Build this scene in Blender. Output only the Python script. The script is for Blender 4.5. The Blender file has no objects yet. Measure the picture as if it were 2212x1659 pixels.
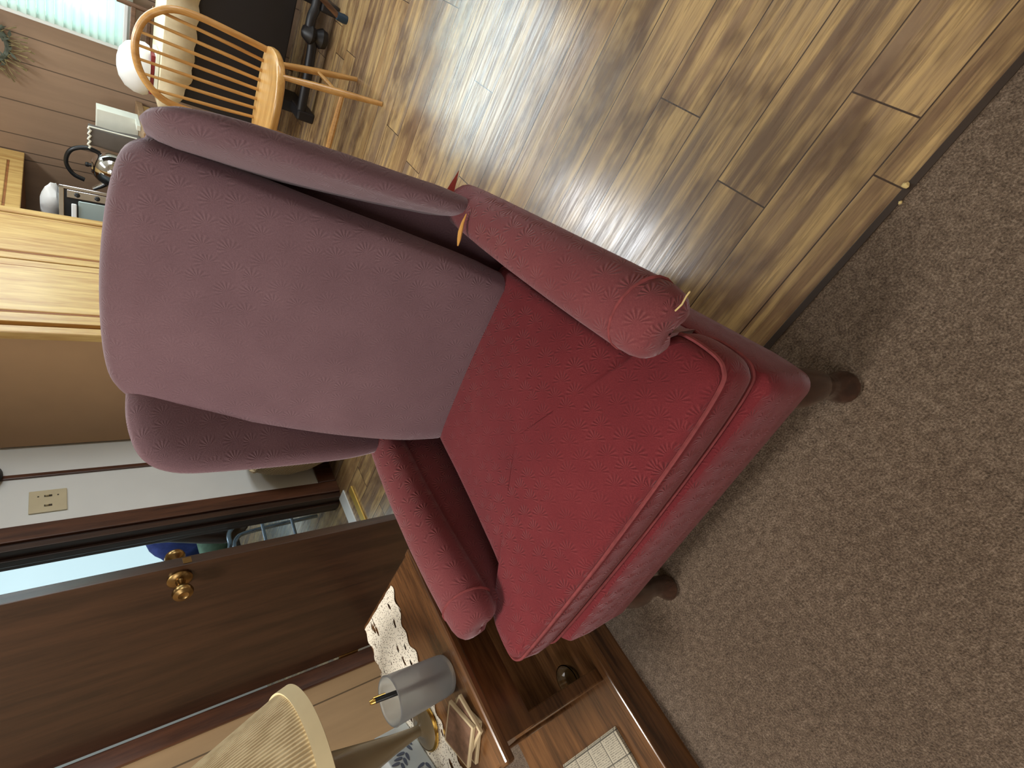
import bpy, bmesh, math, random
from mathutils import Vector, Matrix
random.seed(7)
PI = math.pi
SC = bpy.context.scene
COL = SC.collection

# ------------------------------------------------------------------ camera
cd = bpy.data.cameras.new('camera'); cam = bpy.data.objects.new('camera', cd); COL.objects.link(cam)
RM = ((0.7481, 0.6635, -0.0096), (0.4414, -0.5081, -0.7396), (-0.4956, 0.5490, -0.6730))   # picture-right(when upright), down, forward
px = Vector(RM[1]); fw = Vector(RM[2]).normalized(); px = (px - fw * px.dot(fw)).normalized(); zz = -fw; py = zz.cross(px)
M4 = Matrix((px, py, zz)).transposed().to_4x4(); M4.translation = Vector((0, 0, 1.2))
cam.matrix_world = M4
cd.sensor_fit = 'HORIZONTAL'; cd.sensor_width = 36; cd.lens = 1070 / 2212 * 36; cd.clip_start = 0.02
SC.camera = cam

# ------------------------------------------------------------------ world, exposure, daylight
w = bpy.data.worlds.new('world'); SC.world = w; w.use_nodes = True
wb = w.node_tree.nodes['Background']; wb.inputs[0].default_value = (0.80, 0.90, 1.0, 1); wb.inputs[1].default_value = 1.0
SC.view_settings.view_transform = 'Standard'; SC.view_settings.look = 'None'
SC.view_settings.gamma = 1.0; SC.view_settings.use_curve_mapping = False
SC.view_settings.exposure = 0.0
def area(name, loc, target, sx, sy, power, col):
    l = bpy.data.lights.new(name, 'AREA'); l.shape = 'RECTANGLE'; l.size = sx; l.size_y = sy; l.energy = power; l.color = col
    o = bpy.data.objects.new(name, l); COL.objects.link(o); o.location = loc
    o.rotation_euler = (Vector(target) - Vector(loc)).to_track_quat('-Z', 'Y').to_euler(); return o
area('kitchen_tube_light', (-0.75, 2.9, 2.37), (-0.75, 2.9, 0), 0.30, 1.3, 26, (0.93, 0.97, 1.0))
area('ceiling_lamp_light', (-1.25, 0.02, 2.33), (-1.2, 0.05, 0), 0.34, 0.34, 29, (1.0, 0.95, 0.87))
area('living_room_daylight', (-0.6, -2.8, 1.9), (-0.8, 0.3, 0.4), 2.0, 1.4, 50, (0.98, 0.96, 0.94))
area('kitchen_window_daylight', (-0.2, 4.08, 1.55), (-0.2, 1.0, 0.8), 1.3, 1.1, 25, (0.80, 0.92, 1.0))
area('side_window_daylight', (3.1, 2.1, 1.6), (-1.5, 1.9, 0.9), 2.4, 1.6, 84, (0.90, 0.96, 1.0))
area('hallway_daylight', (-3.4, 2.4, 2.3), (-3.3, 2.2, 0), 0.8, 1.2, 12, (0.85, 0.95, 1.0))

# ------------------------------------------------------------------ material helpers
def S(r, g, b):
    f = lambda c: (c / 255) / 12.92 if c / 255 <= 0.04045 else ((c / 255 + 0.055) / 1.055) ** 2.4
    return (f(r), f(g), f(b), 1)
class NT:
    def __init__(s, name):
        s.m = bpy.data.materials.new(name); s.m.use_nodes = True; s.t = s.m.node_tree; s.b = s.t.nodes['Principled BSDF']
    def n(s, typ, **kw):
        nd = s.t.nodes.new(typ)
        for k, v in kw.items():
            if k.startswith('i_'): nd.inputs[k[2:].replace('_', ' ')].default_value = v
            else: setattr(nd, k, v)
        return nd
    def l(s, a, b): s.t.links.new(a, b)
    def math(s, op, a, b=None, c=None):
        nd = s.n('ShaderNodeMath', operation=op)
        for i, v in enumerate((a, b, c)):
            if v is None: continue
            if isinstance(v, (int, float)): nd.inputs[i].default_value = v
            else: s.l(v, nd.inputs[i])
        return nd.outputs[0]
    def ramp(s, fac, stops):
        nd = s.n('ShaderNodeValToRGB'); e = nd.color_ramp.elements
        while len(e) < len(stops): e.new(0.5)
        for i, (p, c) in enumerate(stops): e[i].position = p; e[i].color = c
        s.l(fac, nd.inputs[0]); return nd.outputs[0]
    def mix(s, fac, a, b, typ='MIX'):
        nd = s.n('ShaderNodeMix', data_type='RGBA', blend_type=typ)
        for i, v in ((0, fac), (6, a), (7, b)):
            if isinstance(v, (int, float, tuple)): nd.inputs[i].default_value = v
            else: s.l(v, nd.inputs[i])
        return nd.outputs[2]
    def coord(s, which='Object', scale=(1, 1, 1)):
        tc = s.n('ShaderNodeTexCoord'); mp = s.n('ShaderNodeMapping'); mp.inputs['Scale'].default_value = scale
        s.l(tc.outputs[which], mp.inputs[0]); return mp.outputs[0]
    def noise(s, vec, scale, detail=3, rough=0.55):
        nd = s.n('ShaderNodeTexNoise'); nd.inputs['Scale'].default_value = scale; nd.inputs['Detail'].default_value = detail; nd.inputs['Roughness'].default_value = rough
        if vec is not None: s.l(vec, nd.inputs['Vector'])
        return nd.outputs[0]
    def bump(s, h, strength=0.3, dist=0.01):
        nd = s.n('ShaderNodeBump'); nd.inputs['Strength'].default_value = strength; nd.inputs['Distance'].default_value = dist
        s.l(h, nd.inputs['Height']); s.l(nd.outputs[0], s.b.inputs['Normal']); s.l(nd.outputs[0], s.b.inputs['Coat Normal'])
    def base(s, c):
        if isinstance(c, tuple): s.b.inputs['Base Color'].default_value = c
        else: s.l(c, s.b.inputs['Base Color'])
    def set(s, **kw):
        for k, v in kw.items(): s.b.inputs[k.replace('_', ' ')].default_value = v
def plain(name, col, rough=0.5, metal=0.0, var=0.12, nscale=12, **kw):
    t = NT(name); n = t.noise(t.coord(), nscale)
    lo = tuple(c * (1 - var) for c in col[:3]) + (1,); hi = tuple(min(1, c * (1 + var)) for c in col[:3]) + (1,)
    t.base(t.ramp(n, [(0.3, lo), (0.7, hi)])); t.set(Roughness=rough, Metallic=metal, **kw); return t.m
def wood(name, dark, light, axis='X', scale=1.0, rough=0.35, coat=0.0):
    t = NT(name); sc = {'X': (1.2, 14, 14), 'Y': (14, 1.2, 14), 'Z': (14, 14, 1.2)}[axis]
    v = t.coord('Object', tuple(k * scale for k in sc)); n = t.noise(v, 2.2, 5, 0.6)
    v2 = t.coord('Object', tuple(k * scale * 6 for k in sc)); n2 = t.noise(v2, 2.0, 2)
    f = t.math('ADD', t.math('MULTIPLY', n, 0.75), t.math('MULTIPLY', n2, 0.25))
    t.base(t.ramp(f, [(0.36, dark), (0.64, light)])); t.set(Roughness=rough, Coat_Weight=coat, Coat_Roughness=0.15)
    t.bump(f, 0.08, 0.004); return t.m

def fabric(name, dark, mid, light, motif=1.0, sheen=0.5):
    """embossed fan-motif upholstery velvet; UVs are in metres"""
    t = NT(name); uv = t.coord('UV', (26.0, 26.0, 26.0))
    vo = t.n('ShaderNodeTexVoronoi', voronoi_dimensions='2D', feature='F1'); vo.inputs['Scale'].default_value = 1.0; vo.inputs['Randomness'].default_value = 0.42
    t.l(uv, vo.inputs['Vector'])
    d = t.n('ShaderNodeVectorMath', operation='SUBTRACT'); t.l(uv, d.inputs[0]); t.l(vo.outputs['Position'], d.inputs[1])
    sp = t.n('ShaderNodeSeparateXYZ'); t.l(d.outputs[0], sp.inputs[0])
    ang = t.math('ARCTAN2', sp.outputs[1], sp.outputs[0])
    wob = t.noise(uv, 1.3, 2)
    pet = t.math('SINE', t.math('ADD', t.math('MULTIPLY', ang, 15.0), t.math('MULTIPLY', wob, 6.0)))
    fan = t.n('ShaderNodeMapRange', interpolation_type='SMOOTHSTEP'); fan.inputs[1].default_value = -0.35; fan.inputs[2].default_value = 0.05; t.l(t.math('SINE', t.math('ADD', ang, 0.9)), fan.inputs[0])
    r = vo.outputs['Distance']
    mr = t.n('ShaderNodeMapRange', interpolation_type='SMOOTHSTEP'); mr.inputs[1].default_value = 0.06; mr.inputs[2].default_value = 0.22; t.l(r, mr.inputs[0])
    m2 = t.n('ShaderNodeMapRange', interpolation_type='SMOOTHSTEP'); m2.inputs[1].default_value = 0.42; m2.inputs[2].default_value = 0.66; m2.inputs[3].default_value = 1; m2.inputs[4].default_value = 0; t.l(r, m2.inputs[0])
    wearn = t.noise(t.coord('Object'), 4.2, 2)
    wear = t.n('ShaderNodeMapRange', interpolation_type='SMOOTHSTEP'); wear.inputs[1].default_value = 0.42; wear.inputs[2].default_value = 0.60; wear.inputs[3].default_value = 0.4; t.l(wearn, wear.inputs[0])
    amp = t.math('MULTIPLY', t.math('MULTIPLY', fan.outputs[0], t.math('MULTIPLY', mr.outputs[0], m2.outputs[0])), t.math('MULTIPLY', wear.outputs[0], motif))
    h = t.math('MULTIPLY', pet, amp)
    fuzz = t.noise(t.coord('Object'), 420, 2)
    blot = t.noise(t.coord('Object'), 9, 3)
    f = t.math('ADD', t.math('ADD', t.math('MULTIPLY', h, 0.18), 0.29), t.math('ADD', t.math('MULTIPLY', fuzz, 0.22), t.math('MULTIPLY', blot, 0.18)))
    t.base(t.ramp(f, [(0.18, dark), (0.5, mid), (0.85, light)]))
    t.set(Roughness=0.85, Specular_IOR_Level=0.2, Sheen_Weight=sheen, Sheen_Roughness=0.45)
    t.b.inputs['Sheen Tint'].default_value = (0.95, 0.85, 0.92, 1)
    t.bump(t.math('ADD', t.math('MULTIPLY', h, 0.8), t.math('MULTIPLY', fuzz, 0.35)), 0.36, 0.004); return t.m

MAT = {}
MAT['seat_fabric'] = fabric('seat_velvet', S(64, 18, 24), S(112, 38, 44), S(150, 72, 74), 0.8, 0.22)
MAT['arm_fabric'] = fabric('arm_velvet', S(70, 28, 34), S(118, 58, 62), S(158, 98, 96), 0.9, 0.3)
MAT['back_fabric'] = fabric('haze_tinted_back_velvet', S(70, 48, 54), S(108, 82, 88), S(142, 114, 120), 0.34, 0.4)  # greyer than the seat: lens haze painted into the back and wing colour
MAT['piping'] = plain('worn_piping', S(128, 58, 60), 0.9, var=0.2, nscale=60)
MAT['leg_wood'] = wood('dark_leg_wood', S(38, 22, 16), S(72, 46, 34), 'Z', 1, 0.22, 0.5)
MAT['foam'] = plain('yellow_foam', S(214, 160, 84), 0.9)
MAT['pine'] = wood('pine', S(170, 126, 66), S(214, 182, 114), 'Z', 0.8, 0.4, 0.2)
MAT['pine_dark'] = wood('pine_groove', S(120, 72, 34), S(160, 104, 56), 'Z', 0.8, 0.5)
MAT['oak'] = wood('golden_oak', S(172, 122, 62), S(206, 158, 92), 'Z', 1, 0.35, 0.3)
MAT['oak_seat'] = wood('golden_oak_seat', S(184, 134, 68), S(220, 174, 104), 'X', 1, 0.3, 0.3)
MAT['door_wood'] = wood('dark_door_wood', S(40, 24, 16), S(66, 42, 28), 'Z', 0.7, 0.35, 0.25)
MAT['casing'] = wood('casing_wood', S(60, 34, 22), S(98, 60, 40), 'Z', 1, 0.35, 0.2)
MAT['table_wood'] = wood('table_wood', S(66, 42, 26), S(128, 88, 54), 'Y', 0.9, 0.22, 0.5)
MAT['black_wood'] = plain('black_wood', S(26, 24, 26), 0.45)
MAT['brown_wood'] = wood('brown_chair_wood', S(74, 48, 32), S(118, 84, 60), 'Z', 1, 0.4)
MAT['brass'] = plain('aged_brass', S(150, 122, 78), 0.28, 1.0, 0.25, 30)
MAT['gold'] = plain('gold_trim', S(220, 180, 96), 0.2, 1.0)
MAT['chrome'] = plain('chrome', S(215, 215, 215), 0.08, 1.0, 0.05)
MAT['steel'] = plain('steel_tube', S(150, 165, 180), 0.25, 1.0)
MAT['white_paint'] = plain('white_wall_paint', S(226, 230, 228), 0.6, var=0.04, nscale=3)
MAT['cream_paint'] = plain('cream_plastic', S(206, 196, 164), 0.4, var=0.05)
MAT['slot'] = plain('dark_slot', S(60, 52, 40), 0.6)
MAT['strip'] = plain('dark_seam', S(48, 34, 24), 0.6)
MAT['white_plastic'] = plain('white_plastic', S(232, 234, 232), 0.35, var=0.03)
MAT['black_plastic'] = plain('black_plastic', S(22, 24, 26), 0.35)
MAT['grey_box'] = plain('grey_card', S(92, 86, 80), 0.7)
MAT['white_card'] = plain('white_card', S(226, 228, 214), 0.6, var=0.04)
MAT['cream_cloth'] = plain('cream_cloth', S(214, 200, 166), 0.9, var=0.06, nscale=30)
MAT['red_card'] = plain('red_cover', S(120, 28, 30), 0.6)
MAT['blue_cloth'] = plain('blue_cloth', S(62, 74, 140), 0.9, var=0.35, nscale=14)
MAT['green_cloth'] = plain('green_cloth', S(110, 140, 120), 0.9, var=0.25, nscale=20)
MAT['yellow_metal'] = plain('yellow_brass_strip', S(214, 178, 90), 0.35, 0.6)
MAT['navy_rubber'] = plain('navy_rubber', S(24, 48, 66), 0.5)
MAT['crumb'] = plain('crumb', S(214, 190, 130), 0.8)
MAT['salmon'] = plain('salmon_cloth', S(196, 112, 104), 0.85, var=0.1)
MAT['taupe_glaze'] = plain('taupe_glaze', S(128, 112, 86), 0.25, var=0.1, nscale=6)
MAT['dried'] = plain('dried_stems', S(128, 116, 78), 0.9, var=0.5, nscale=40)
MAT['dried_leaf'] = plain('dried_leaves', S(78, 84, 72), 0.9, var=0.4, nscale=40)
MAT['counter'] = plain('counter_laminate', S(150, 120, 88), 0.4, var=0.2, nscale=60)
MAT['ceiling'] = plain('ceiling_paint', S(225, 222, 212), 0.8, var=0.03)
MAT['room_wall'] = plain('room_wall_paint', S(196, 184, 160), 0.7, var=0.04)

def mk_floor():
    t = NT('wood_planks'); tc = t.n('ShaderNodeTexCoord'); sp = t.n('ShaderNodeSeparateXYZ'); t.l(tc.outputs['Object'], sp.inputs[0])
    W, LEN = 0.1465, 1.22
    row = t.math('DIVIDE', t.math('SUBTRACT', sp.outputs[1], 0.013), W); rid = t.math('FLOOR', row); rf = t.math('FRACT', row)
    wn = t.n('ShaderNodeTexWhiteNoise', noise_dimensions='1D'); t.l(rid, wn.inputs['W'])
    cx = t.math('ADD', t.math('DIVIDE', sp.outputs[0], LEN), wn.outputs['Value']); cid = t.math('FLOOR', cx); cf = t.math('FRACT', cx)
    cmb = t.n('ShaderNodeCombineXYZ'); t.l(rid, cmb.inputs[0]); t.l(cid, cmb.inputs[1])
    w2 = t.n('ShaderNodeTexWhiteNoise', noise_dimensions='3D'); t.l(cmb.outputs[0], w2.inputs['Vector'])
    off = t.n('ShaderNodeVectorMath', operation='MULTIPLY_ADD'); t.l(w2.outputs['Color'], off.inputs[0]); off.inputs[1].default_value = (9, 9, 9); t.l(tc.outputs['Object'], off.inputs[2])
    def streak(sx, sy, sc, det=5):
        mp = t.n('ShaderNodeMapping'); mp.inputs['Scale'].default_value = (sx, sy, 1); t.l(off.outputs[0], mp.inputs[0]); return t.noise(mp.outputs[0], sc, det, 0.65)
    band = streak(0.5, 9, 2.6, 4); fine = streak(3.0, 60, 2.2, 4); blot = streak(2.2, 4.5, 2.0, 3)
    tone = t.ramp(w2.outputs['Value'], [(0.0, S(122, 98, 76)), (0.3, S(150, 118, 84)), (0.6, S(128, 110, 94)), (0.85, S(164, 128, 84)), (1.0, S(112, 90, 74))])
    c1 = t.mix(t.ramp(band, [(0.42, (0, 0, 0, 1)), (0.62, (1, 1, 1, 1))]), tone, S(196, 164, 112))
    c2 = t.mix(t.math('MULTIPLY', t.ramp(blot, [(0.48, (0, 0, 0, 1)), (0.66, (1, 1, 1, 1))]), 0.75), c1, S(92, 66, 50))
    c3 = t.mix(t.math('MULTIPLY', t.ramp(fine, [(0.50, (0, 0, 0, 1)), (0.62, (1, 1, 1, 1))]), 0.45), c2, S(96, 74, 56))
    e1 = t.math('MINIMUM', rf, t.math('SUBTRACT', 1.0, rf)); s1 = t.math('GREATER_THAN', e1, 0.010)
    e2 = t.math('MINIMUM', cf, t.math('SUBTRACT', 1.0, cf)); s2 = t.math('GREATER_THAN', e2, 0.0014)
    seam = t.math('MULTIPLY', s1, s2)
    t.base(t.mix(seam, S(62, 46, 36), c3))
    t.l(t.math('ADD', t.math('MULTIPLY', fine, 0.20), 0.15), t.b.inputs['Roughness']); t.set(Specular_IOR_Level=0.6, Coat_Weight=0.5, Coat_Roughness=0.17)
    t.l(t.ramp(fine, [(0.38, (0.75, 0.75, 0.75, 1)), (0.60, (0.05, 0.05, 0.05, 1))]), t.b.inputs['Coat Weight'])
    t.bump(t.math('ADD', t.math('MULTIPLY', seam, 0.8), t.math('MULTIPLY', fine, 0.25)), 0.22, 0.004); return t.m
MAT['floor'] = mk_floor()
def mk_carpet():
    t = NT('taupe_carpet'); v = t.coord(); a = t.noise(v, 260, 3, 0.7); b = t.noise(v, 60, 3); c = t.noise(v, 2.0, 3)
    f = t.math('ADD', t.math('MULTIPLY', a, 0.62), t.math('ADD', t.math('MULTIPLY', b, 0.25), t.math('MULTIPLY', c, 0.13)))
    t.base(t.ramp(f, [(0.34, S(64, 52, 42)), (0.5, S(122, 104, 88)), (0.68, S(182, 162, 142))]))
    t.set(Roughness=0.95, Specular_IOR_Level=0.1, Sheen_Weight=0.1); t.bump(f, 1.0, 0.012); return t.m
MAT['carpet'] = mk_carpet()
def mk_panel(name, col, pitch, horiz_axis, offs):
    """grooved sheet panelling: dark vertical grooves at irregular places"""
    t = NT(name); tc = t.n('ShaderNodeTexCoord'); sp = t.n('ShaderNodeSeparateXYZ'); t.l(tc.outputs['Object'], sp.inputs[0])
    x = sp.outputs[horiz_axis]; g = None
    for o in offs:
        d = t.math('ABSOLUTE', t.math('SUBTRACT', x, o)); k = t.math('LESS_THAN', d, 0.003)
        g = k if g is None else t.math('MAXIMUM', g, k)
    n = t.noise(t.coord('Object', (6, 6, 0.6)), 3, 4)
    c = t.ramp(n, [(0.3, tuple(q * 0.9 for q in col[:3]) + (1,)), (0.7, tuple(q * 1.08 for q in col[:3]) + (1,))])
    t.base(t.mix(g, c, tuple(q * 0.32 for q in col[:3]) + (1,))); t.set(Roughness=0.5)
    t.bump(t.math('SUBTRACT', 1.0, g), 0.4, 0.004); return t.m
MAT['panel'] = mk_panel('brown_panelling', S(148, 122, 99), 0, 0, [-1.84, -1.79, -1.69, -1.49, -1.265, -1.12, -0.7, -0.4, 0.1, 0.5, 0.75, 1.3, 1.6, 2.2])
MAT['tan_panel'] = mk_panel('tan_panelling', S(176, 148, 112), 0, 1, [-2.0, -1.7, -1.2, -0.9, -0.45, -0.1, 0.16, 0.655])
MAT['brown_wall'] = plain('brown_wall_panel', S(178, 142, 104), 0.45, var=0.06, nscale=4)

def mk_lace():
    t = NT('white_lace'); v = t.coord('Object', (1, 0.42, 1)); vo = t.n('ShaderNodeTexVoronoi', feature='F1'); vo.inputs['Scale'].default_value = 62; t.l(v, vo.inputs['Vector'])
    v2 = t.n('ShaderNodeTexVoronoi', feature='F1'); v2.inputs['Scale'].default_value = 190; t.l(t.coord(), v2.inputs['Vector'])
    reg = t.noise(t.coord('Object', (22, 3, 1)), 1.6, 1)
    big = t.math('MULTIPLY', t.math('LESS_THAN', vo.outputs['Distance'], 0.34), t.math('GREATER_THAN', reg, 0.52))
    sm = t.math('MULTIPLY', t.math('LESS_THAN', v2.outputs['Distance'], 0.30), 0.75)
    hole = t.math('MAXIMUM', big, sm)
    t.base(S(232, 224, 208)); t.set(Roughness=0.9); t.l(t.math('SUBTRACT', 1.0, hole), t.b.inputs['Alpha']); t.bump(vo.outputs['Distance'], 0.4, 0.003); return t.m
MAT['lace'] = mk_lace()
def mk_shade():
    t = NT('pleated_shade'); tc = t.n('ShaderNodeTexCoord'); sp = t.n('ShaderNodeSeparateXYZ'); t.l(tc.outputs['Object'], sp.inputs[0])
    a = t.math('ARCTAN2', sp.outputs[1], sp.outputs[0]); p = t.math('SINE', t.math('MULTIPLY', a, 150.0)); n = t.noise(t.coord(), 30, 3)
    f = t.math('ADD', t.math('MULTIPLY', p, 0.22), t.math('MULTIPLY', n, 0.9))
    t.base(t.ramp(f, [(0.2, S(168, 144, 104)), (0.7, S(226, 206, 164))])); t.set(Roughness=0.9); t.bump(p, 0.5, 0.004); return t.m
MAT['shade'] = mk_shade()
MAT['shade_trim'] = plain('shade_trim', S(224, 208, 166), 0.8, var=0.06)
def mk_glass(name, col, rough, trans=1.0):
    t = NT(name); n = t.noise(t.coord(), 25, 2); t.base(col); t.set(Roughness=rough, Transmission_Weight=trans, IOR=1.45); t.bump(n, 0.08, 0.003); return t.m
MAT['frost'] = mk_glass('frosted_glass', S(226, 230, 232), 0.33, 0.86)
MAT['glass'] = mk_glass('clear_glass', S(225, 235, 225), 0.04)
def mk_emit(name, col, st):
    t = NT(name); n = t.noise(t.coord(), 2, 2); t.base((0.8, 0.8, 0.8, 1)); t.set(Roughness=0.6)
    t.l(t.ramp(n, [(0.2, tuple(c * 0.93 for c in col[:3]) + (1,)), (0.8, col)]), t.b.inputs['Emission Color']); t.b.inputs['Emission Strength'].default_value = st; return t.m
MAT['sky_glow'] = mk_emit('bright_daylight_pane', (0.80, 0.96, 1.0, 1), 2.2)
MAT['lit_shade'] = mk_emit('sunlit_window_shade', (0.58, 0.86, 0.95, 1), 0.80)
MAT['tube'] = mk_emit('fluorescent_diffuser', (0.93, 0.97, 1.0, 1), 4.0)
def mk_slat():
    t = NT('blind_slat'); n = t.noise(t.coord(), 6, 2); t.base(t.ramp(n, [(0.3, S(212, 228, 220)), (0.7, S(236, 246, 240))])); t.set(Roughness=0.5, Transmission_Weight=0.0, Subsurface_Weight=0.0)
    tr = t.n('ShaderNodeBsdfTranslucent'); tr.inputs[0].default_value = (0.75, 0.88, 0.85, 1); mx = t.n('ShaderNodeMixShader'); mx.inputs[0].default_value = 0.5
    out = t.t.nodes['Material Output']; t.l(t.b.outputs[0], mx.inputs[1]); t.l(tr.outputs[0], mx.inputs[2]); t.l(mx.outputs[0], out.inputs[0]); return t.m
MAT['slat'] = mk_slat()
def mk_wicker():
    t = NT('cream_wicker'); wv = t.n('ShaderNodeTexWave', wave_type='BANDS', bands_direction='DIAGONAL'); wv.inputs['Scale'].default_value = 38; wv.inputs['Distortion'].default_value = 2; t.l(t.coord(), wv.inputs['Vector'])
    t.base(t.ramp(wv.outputs['Fac'], [(0.2, S(150, 126, 92)), (0.7, S(218, 198, 160))])); t.set(Roughness=0.8); t.bump(wv.outputs['Fac'], 0.5, 0.006); return t.m
MAT['wicker'] = mk_wicker()
def mk_news():
    t = NT('newsprint'); tc = t.n('ShaderNodeTexCoord'); sp = t.n('ShaderNodeSeparateXYZ'); t.l(tc.outputs['Object'], sp.inputs[0])
    col = t.math('FRACT', t.math('MULTIPLY', sp.outputs[0], 15.0)); lin = t.math('FRACT', t.math('MULTIPLY', sp.outputs[1], 210.0))
    n = t.noise(t.coord(), 300, 2)
    tx = t.math('MULTIPLY', t.math('MULTIPLY', t.math('GREATER_THAN', col, 0.10), t.math('LESS_THAN', lin, 0.5)), t.math('GREATER_THAN', n, 0.47))
    ru = t.math('LESS_THAN', t.math('FRACT', t.math('MULTIPLY', sp.outputs[1], 17.0)), 0.05)
    rv = t.math('LESS_THAN', t.math('FRACT', t.math('ADD', t.math('MULTIPLY', sp.outputs[0], 15.0), 0.04)), 0.05)
    f = t.math('MAXIMUM', t.math('MULTIPLY', tx, 0.55), t.math('MULTIPLY', t.math('MAXIMUM', ru, rv), 0.8))
    t.base(t.mix(f, S(196, 190, 172), S(60, 58, 58))); t.set(Roughness=0.9); return t.m
MAT['news'] = mk_news()
def mk_tissue():
    t = NT('tissue_box_card'); n = t.noise(t.coord(), 9, 3); t.base(t.ramp(n, [(0.3, S(176, 184, 190)), (0.7, S(208, 214, 214))])); t.set(Roughness=0.6); return t.m
MAT['tissue'] = mk_tissue()
MAT['leaf_print'] = plain('slate_leaf_print', S(84, 92, 112), 0.6)
MAT['coaster_top'] = plain('brown_printed_face', S(128, 98, 80), 0.5, var=0.45, nscale=45)
MAT['coaster_edge'] = plain('cream_coaster', S(206, 188, 152), 0.7)
def mk_toaster_glass():
    t = NT('oven_door_glass'); n = t.noise(t.coord(), 3, 1); t.base(t.ramp(n, [(0.3, S(150, 172, 172)), (0.7, S(188, 206, 204))])); t.set(Roughness=0.15, Metallic=0.4); return t.m  # pale cyan base colour imitates the window blinds reflected in the door
MAT['oven_glass'] = mk_toaster_glass()

# ------------------------------------------------------------------ mesh helpers
def new_obj(name, bm, mat, parent=None, smooth=True, uvbox=False, sharp=None):
    bmesh.ops.recalc_face_normals(bm, faces=bm.faces)
    me = bpy.data.meshes.new(name)
    if uvbox:
        uvl = bm.loops.layers.uv.new('UVMap')
        for f in bm.faces:
            n = f.normal; a = [abs(n.x), abs(n.y), abs(n.z)]; k = a.index(max(a))
            for lp in f.loops:
                c = lp.vert.co; lp[uvl].uv = ((c.y, c.z), (c.x, c.z), (c.x, c.y))[k]
    bm.to_mesh(me); bm.free()
    if smooth:
        for p in me.polygons: p.use_smooth = True
        try: me.set_sharp_from_angle(angle=math.radians(sharp or 40))
        except Exception: pass
    for m in (mat if isinstance(mat, list) else [mat]): me.materials.append(MAT[m] if isinstance(m, str) else m)
    o = bpy.data.objects.new(name, me); COL.objects.link(o)
    if parent: o.parent = parent
    return o
def tag(o, label, cat, group=None):
    o['label'] = label; o['category'] = cat
    if group: o['group'] = group
    return o
def thing(name, label, cat, loc=(0, 0, 0), rz=0, group=None):
    o = bpy.data.objects.new(name, None); COL.objects.link(o); o.location = loc; o.rotation_euler = (0, 0, rz); o.empty_display_size = 0.1
    return tag(o, label, cat, group)
def struct(o, label=None):
    o['kind'] = 'structure'
    if label: o['label'] = label
    return o
def box(bm, c, s, bev=0.0, rz=0.0, mi=0, M=None):
    r = bmesh.ops.create_cube(bm, size=1); vs = r['verts']
    bmesh.ops.scale(bm, vec=s, verts=vs)
    if bev > 0:
        es = list({e for v in vs for e in v.link_edges}); rr = bmesh.ops.bevel(bm, geom=es, offset=bev, segments=2, affect='EDGES', profile=0.5); vs = list({v for f in rr['faces'] for v in f.verts} | {v for v in vs if v.is_valid})
    if rz: bmesh.ops.rotate(bm, cent=(0, 0, 0), matrix=Matrix.Rotation(rz, 3, 'Z'), verts=vs)
    if M is not None: bmesh.ops.transform(bm, matrix=M, verts=vs)
    bmesh.ops.translate(bm, vec=c, verts=vs)
    if mi:
        for f in {f for v in vs for f in v.link_faces}: f.material_index = mi
    return vs
def bx(x0, x1, y0, y1, z0, z1, bev=0.0, bm=None):
    bm = bm or bmesh.new(); box(bm, ((x0 + x1) / 2, (y0 + y1) / 2, (z0 + z1) / 2), (abs(x1 - x0), abs(y1 - y0), abs(z1 - z0)), bev); return bm
def loft(bm, loops, cap0=True, cap1=True, closed=True):
    vv = [[bm.verts.new(p) for p in lp] for lp in loops]; n = len(vv[0])
    for a, b in zip(vv, vv[1:]):
        for i in range(n if closed else n - 1):
            j = (i + 1) % n
            try: bm.faces.new((a[i], a[j], b[j], b[i]))
            except ValueError: pass
    def cap(lp):
        c = sum((v.co for v in lp), Vector()) / len(lp); cv = bm.verts.new(c)
        for i in range(len(lp)): bm.faces.new((lp[i], lp[(i + 1) % len(lp)], cv))
    if cap0: cap(vv[0])
    if cap1: cap(vv[-1])
    return vv
def tube(bm, pts, r, seg=10, closed=False):
    pts = [Vector(p) for p in pts]; n = len(pts); rs = r if isinstance(r, (list, tuple)) else [r] * n
    loops = []; up = None
    for i, p in enumerate(pts):
        if closed: d = (pts[(i + 1) % n] - pts[i - 1]).normalized()
        else: d = (pts[min(i + 1, n - 1)] - pts[max(i - 1, 0)]).normalized()
        if up is None: up = d.orthogonal().normalized()
        else:
            up = (up - d * up.dot(d)); up = up.normalized() if up.length > 1e-6 else d.orthogonal().normalized()
        s = d.cross(up); loops.append([p + (up * math.cos(2 * PI * k / seg) + s * math.sin(2 * PI * k / seg)) * rs[i] for k in range(seg)])
    if closed: loops.append(loops[0]); 
    if closed:
        vv = [[bm.verts.new(q) for q in lp] for lp in loops[:-1]]
        for a in range(n):
            A = vv[a]; B = vv[(a + 1) % n]
            for i in range(seg): bm.faces.new((A[i], A[(i + 1) % seg], B[(i + 1) % seg], B[i]))
    else: loft(bm, loops)
def lathe(bm, prof, seg=32, c=(0, 0, 0), cap0=True, cap1=True):
    loft(bm, [[(c[0] + r * math.cos(2 * PI * k / seg), c[1] + r * math.sin(2 * PI * k / seg), c[2] + z) for k in range(seg)] for r, z in prof], cap0, cap1)
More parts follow.
